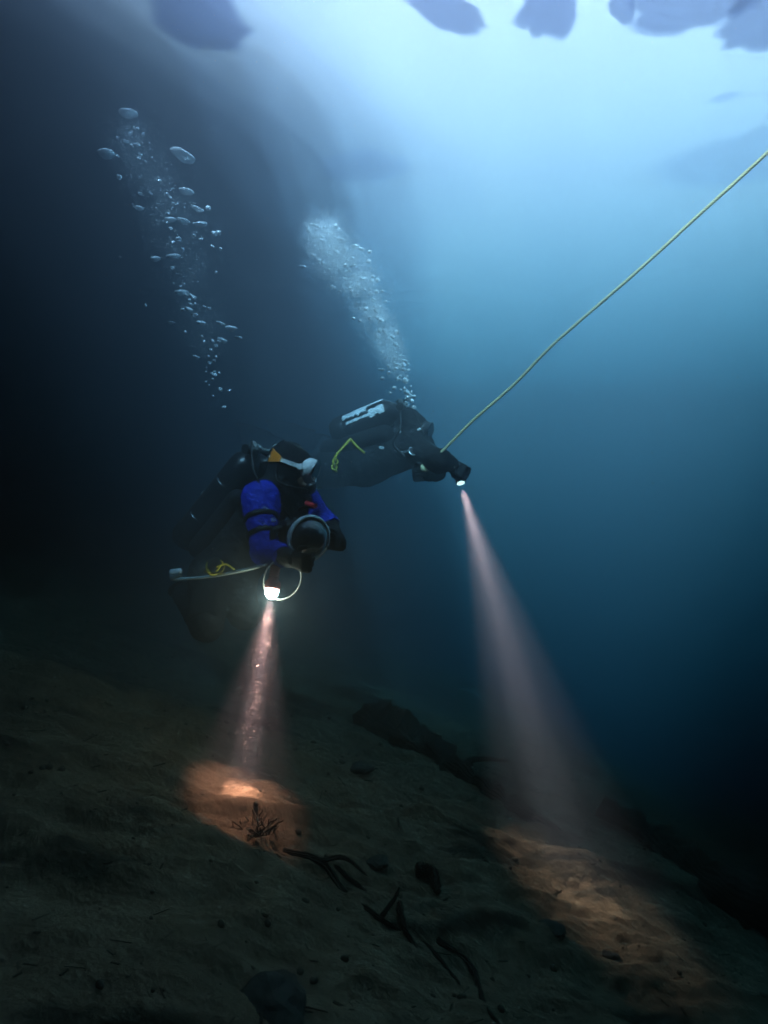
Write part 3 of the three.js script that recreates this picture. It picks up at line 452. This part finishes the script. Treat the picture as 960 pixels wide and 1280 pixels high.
  part(who, 'gauge_rim', ring(P(517, 564, 4.565), 0.031, 0.0045, V(0.2, 0.5, 0.8)), steelM);
  part(who, 'bar', capped([P(496, 564, 4.62), P(505, 565, 4.6), P(512, 563, 4.58)], 0.006, 12, 6), steelM);
  for (const [x, y, w] of [[477, 560, 0.02], [499, 540, 0.016], [524, 537, 0.016], [494, 563, 0.01], [524, 560, 0.012], [500, 598, 0.007]]) part(who, 'buckle', new RoundedBoxGeometry(w * 1.7, w, 0.012, 2, 0.004).rotateZ(-0.2 + x % 3 * 0.3).translate(...P(x, y, x === 524 && y === 537 ? 4.68 : y === 540 ? 4.66 : y === 598 ? 4.72 : 4.65).toArray()), std(0.55, 0.58, 0.6, { roughness: 0.4, metalness: 0.3 }));
  part(who, 'clip', ring(P(568, 580, 4.52), 0.011, 0.0035, V(0.2, 0.1, 1)), steelM);
  part(who, 'clip', rod(P(569, 582, 4.52), P(569, 590, 4.52), 0.004), steelM);
  for (const [h, k, tip, ac] of [[J.anR, J.knR, P(300, 546, 5.75), V(-0.15, 0.8, 0.6)], [J.anL, J.knL, P(338, 542, 6.2), V(-0.1, 0.75, 0.6)]]) part(who, 'fin', finGeom(h.clone(), tip, ac, 0.26), rubberM);
  part(who, 'pocket', new RoundedBoxGeometry(0.16, 0.1, 0.08, 3, 0.025).rotateZ(0.15).translate(...P(530, 592, 4.86).toArray()), suitM);

  const torch = thing('dive_torch', 'small black torch in the hand of the right diver', 'torch', torchAt.clone());
  part(torch, 'torch_body', aim(new THREE.LatheGeometry([[0, -0.13], [0.018, -0.13], [0.02, -0.12], [0.02, -0.04], [0.029, -0.028], [0.03, -0.004], [0.026, -0.002], [0, -0.002]].map((p) => new THREE.Vector2(...p)), 24), torchAt, torchDir), blackM);
  part(torch, 'torch_lamp', aim(new THREE.CylinderGeometry(0.025, 0.025, 0.003, 24), torchAt, torchDir), new THREE.MeshStandardMaterial({ color: 0x222222, emissive: new THREE.Color().setRGB(1, 0.8, 0.72), emissiveIntensity: 0.15 }));
}
{ // the safety rope, three strands laid round one another, from the chest up to the hole in the ice
  const curve = new THREE.CatmullRomCurve3([ropeAt, P(556, 561, 4.36), P(592, 525, 4.2), P(642, 481, 4.05), P(690, 432, 3.92), P(740, 388, 3.78), P(800, 336, 3.62), P(870, 272, 3.44), P(960, 190, 3.22), P(1060, 92, 3.0), V(2.45, 2.62, -2.55)]);
  const N = 900, fr = curve.computeFrenetFrames(N, false), L = curve.getLength(), strands = [];
  for (let s = 0; s < 3; s++) { const pts = []; for (let i = 0; i <= N; i++) { const a = i / N * L / 0.05 * 6.283 + s * 2.094, p = curve.getPointAt(i / N); pts.push(p.addScaledVector(fr.normals[i], 0.0046 * Math.cos(a)).addScaledVector(fr.binormals[i], 0.0046 * Math.sin(a))); } strands.push(new THREE.TubeGeometry(new THREE.CatmullRomCurve3(pts), N * 2, 0.0046, 6, false)); }
  const r = thing('rope', 'yellowish safety rope running from the right diver up to the ice', 'rope', ropeAt.clone()), m = std(0.9, 0.85, 0.5, { roughness: 0.9 });
  strands.forEach((q) => part(r, 'strand', q, m));
  part(r, 'knot', nets(field([[ropeAt.clone().add(V(-0.012, -0.01, 0)), ropeAt.clone().add(V(0.012, 0.01, 0.004)), 0.011, 0.011], [ropeAt.clone().add(V(-0.01, 0.01, 0)), ropeAt.clone().add(V(0.008, -0.012, 0)), 0.01, 0.01]]), ropeAt.clone().subScalar(0.04), ropeAt.clone().addScalar(0.04), 0.004), m);
}

// ---------------------------------------------------------------- the two lit lamps
const WARM = new THREE.Color().setRGB(1.2, 0.33, 0.26);
function spot(name, at, dir, cd, angle, pen, color = WARM) { const l = new THREE.SpotLight(color, cd, 0, angle, pen, 2); l.name = name; l.position.copy(at).addScaledVector(dir, 0.04); l.target.position.copy(at).addScaledVector(dir, 3); l.castShadow = true; l.shadow.radius = 1; scene.add(l, l.target); }
spot('torch_beam', torchAt, torchDir, 4, 0.09, 1);      // each torch: a tight core and a weak, wide spill
spot('torch_spill', torchAt, torchDir, 2.5, 0.21, 1);
spot('lamp_beam', lampAt, lampDir, 2.4, 0.12, 1);
spot('lamp_spill', lampAt, lampDir, 0.45, 0.34, 1);
{ const l = new THREE.PointLight(new THREE.Color().setRGB(1, 0.62, 0.44), 0.009, 0, 2); l.name = 'lamp_glow'; l.position.copy(lampAt).addScaledVector(lampDir, 0.045).add(V(0, 0, 0.02)); l.castShadow = true; l.shadow.radius = 1; scene.add(l); }

// ---------------------------------------------------------------- bubbles
const airM = std(0.96, 0.98, 0.99, { roughness: 0.18, metalness: 0.35 });
const capG = new THREE.LatheGeometry(Array.from({ length: 15 }, (_, i) => { const t = i / 14 * Math.PI; return new THREE.Vector2(Math.sin(t) * (1 + 0.12 * Math.cos(t)), -Math.cos(t) * (Math.cos(t) > 0 ? 0.42 : 0.62)); }).reverse().map((p) => new THREE.Vector2(p.x, -p.y)), 28);
function lumpy(g, k, s) { g = g.clone(); const p = g.attributes.position; for (let i = 0; i < p.count; i++) { const v = V(0, 0, 0).fromBufferAttribute(p, i), f = 1 + s * nz(v.x * 1.4 + k, v.y * 1.4, v.z * 1.4); p.setXYZ(i, v.x * f, v.y * f, v.z * f); } g.computeVertexNormals(); return g; }
const capGs = [1, 5, 9].map((k) => lumpy(capG, k, 0.22)), ballGs = [2, 7].map((k) => lumpy(new THREE.IcosahedronGeometry(1, 3), k, 0.25));
function bubble(px, py, d, wide, label, group, tall) {
  wide *= 1.12; const r = wide / 2 * d / FOCAL, big = wide > 8, g = big ? capGs[Math.floor(rnd() * 3)] : ballGs[Math.floor(rnd() * 2)], o = shady(new THREE.Mesh(g, airM));
  o.position.copy(P(px, py, d)); o.scale.set(r, r * (tall ?? (big ? rr(0.7, 1) : rr(0.6, 0.95))), r); o.rotation.set(big ? rr(0.0, 0.3) : rr(-0.4, 0.4), 0, big ? rr(-0.4, 0.05) : rr(-0.5, 0.5));
  o.name = numbered('air_bubble'); scene.add(tag(o, label, 'bubble', group));
}
const LB = 'bubbles rising above the left diver', RB = 'bubbles rising above the right diver', 
  size = (w) => (w < 3.4 ? 'pinpoint bubble' : w < 6.5 ? 'small silvery bubble' : w < 10.5 ? 'mid-sized silvery bubble' : 'large domed bubble'),
  where = (y, y0, y1) => ['at the bottom', 'in the lower part', 'halfway up', 'in the upper part', 'near the top'][Math.max(0, Math.min(4, Math.floor((y0 - y) / (y0 - y1) * 5)))],
  lbl = (y, w) => size(w) + ' ' + where(y, 500, 150) + ' of the loose plume above the left diver', rbl = (y, w) => size(w) + ' ' + where(y, 510, 280) + ' of the dense plume above the right diver';
bubble(160, 142, 4.05, 21, 'topmost large bubble of the left plume', LB);
bubble(133, 192, 4.05, 19, 'flat bubble at the far left of the left plume', LB);
bubble(228, 194, 4.05, 28, 'widest, dark-bellied flat bubble near the top of the left plume', LB, 0.7);
bubble(233, 239, 4.1, 17, 'domed bubble just below the widest dark-bellied one', LB);
for (const [x, y, w] of [[157, 177, 10], [149, 221, 6], [174, 260, 11], [213, 274, 13], [229, 276, 15], [247, 261, 14], [260, 260, 6], [250, 280, 15], [267, 292, 7], [273, 291, 6], [265, 308, 5], [223, 299, 7], [194, 323, 12], [217, 320, 15], [251, 299, 5], [270, 340, 4], [276, 311, 4], [227, 365, 15], [236, 386, 9], [251, 403, 10], [214, 403, 8], [243, 393, 8], [276, 404, 10], [289, 410, 13], [278, 425, 11], [298, 422, 9], [245, 446, 8], [257, 477, 3], [275, 487, 6], [280, 509, 5], [182, 382, 4], [150, 321, 3]]) bubble(x, y, 4.1 + 0.12 * rr(-1, 1), w, lbl(y, w), LB);
const plume = (pts, t) => { const k = Math.min(pts.length - 2, Math.floor(t * (pts.length - 1))), f = t * (pts.length - 1) - k; return pts[k].map((v, i) => mix(v, pts[k + 1][i], f)); };
const LP = [[282, 505, 10], [262, 440, 28], [240, 380, 36], [228, 310, 46], [205, 250, 50], [172, 190, 40], [160, 150, 30]], RP = [[512, 500, 10], [498, 465, 20], [480, 420, 26], [460, 375, 32], [432, 335, 46], [410, 302, 36], [400, 280, 30]];
const g3 = () => (rnd() + rnd() + rnd() - 1.5) / 1.5;
for (let i = 0; i < 70; i++) { const [x, y, s] = plume(LP, rnd()); const py = y + rr(-14, 14), w = rr(2, 5.5); bubble(x + g3() * s, py, 4.1 + 0.2 * g3(), w, lbl(py, w), LB); }
for (const [x, y, w] of [[417, 294, 10], [426, 300, 10], [444, 308, 10], [452, 311, 8], [462, 315, 5], [461, 327, 6], [442, 332, 8], [379, 333, 8], [394, 281, 8], [471, 365, 6], [478, 364, 4], [470, 388, 6], [473, 397, 6], [482, 415, 6], [491, 421, 6], [442, 398, 4], [505, 451, 9], [498, 456, 8], [477, 462, 8], [486, 466, 5], [497, 473, 5], [507, 476, 7], [493, 485, 5], [478, 473, 5], [513, 495, 6], [509, 495, 4], [515, 502, 4], [503, 455, 4], [510, 455, 4], [488, 491, 4], [517, 509, 6], [508, 507, 7]]) bubble(x, y, 4.75 + 0.1 * rr(-1, 1), w, rbl(y, w), RB);
for (let i = 0; i < 150; i++) { const [x, y, s] = plume(RP, rnd()); const py = y + rr(-12, 12), w = 2.4 + 4.6 * rnd() ** 1.6; bubble(x + g3() * s, py, 4.75 + 0.2 * g3(), w, rbl(py, w), RB); }
// fizz too fine to count, and silt drifting in the water
function specks(name, label, n, mat, place, kind = 'stuff') {
  const o = shady(new THREE.InstancedMesh(new THREE.IcosahedronGeometry(1, 1), mat, n)), m = new THREE.Matrix4();
  for (let i = 0; i < n; i++) { const [p, r] = place(i); m.makeScale(r, r, r).setPosition(p.x, p.y, p.z); o.setMatrixAt(i, m); }
  o.name = name; scene.add(tag(o, label, null, null, kind)); return o;
}
const fizzM = std(0.93, 0.95, 0.96, { roughness: 0.4 });
const clumpy = (pts, d, wide) => () => { for (;;) { const [x, y, s] = plume(pts, 0.16 + 0.8 * rnd() ** 0.8), px = x + g3() * s * wide, py = y + rr(-16, 16) - g3() * (y < 320 ? 26 : 4); if (fbm(px * 0.028, py * 0.028, d, 3) + 0.12 < rr(-0.25, 0.25)) continue; return [P(px, py, d + 0.25 * g3()), 0.0008 + 0.0014 * rnd() ** 2]; } };
specks('fizz', 'fine fizz drifting with the left bubble plume', 8000, fizzM, clumpy(LP, 4.1, 1.25));
specks('fizz_001', 'fine fizz filling the right bubble plume', 50000, fizzM, clumpy(RP, 4.75, 1.15));
const siltM = std(0.5, 0.48, 0.42, { roughness: 1 });
specks('drifting_silt', 'fine silt drifting in the lake water', 14000, siltM, () => [P(rr(-60, 1020), rr(-40, 1320), rr(1.6, 6.5)), rr(0.0005, 0.0014)]);
{ // stirred-up silt below the lamp, where it swims in the beam
  const e = bedAt(310, 990);
  specks('stirred_silt', 'stirred-up silt swimming in the light of the lamp', 450, siltM, () => { const t = rr(0.12, 1), c = lampAt.clone().lerp(e, t), s = 0.05 + 0.16 * t; return [c.add(V(g3() * s, g3() * 0.05, g3() * s)), rr(0.0008, 0.0024)]; });
}
renderer.render(scene, camera);
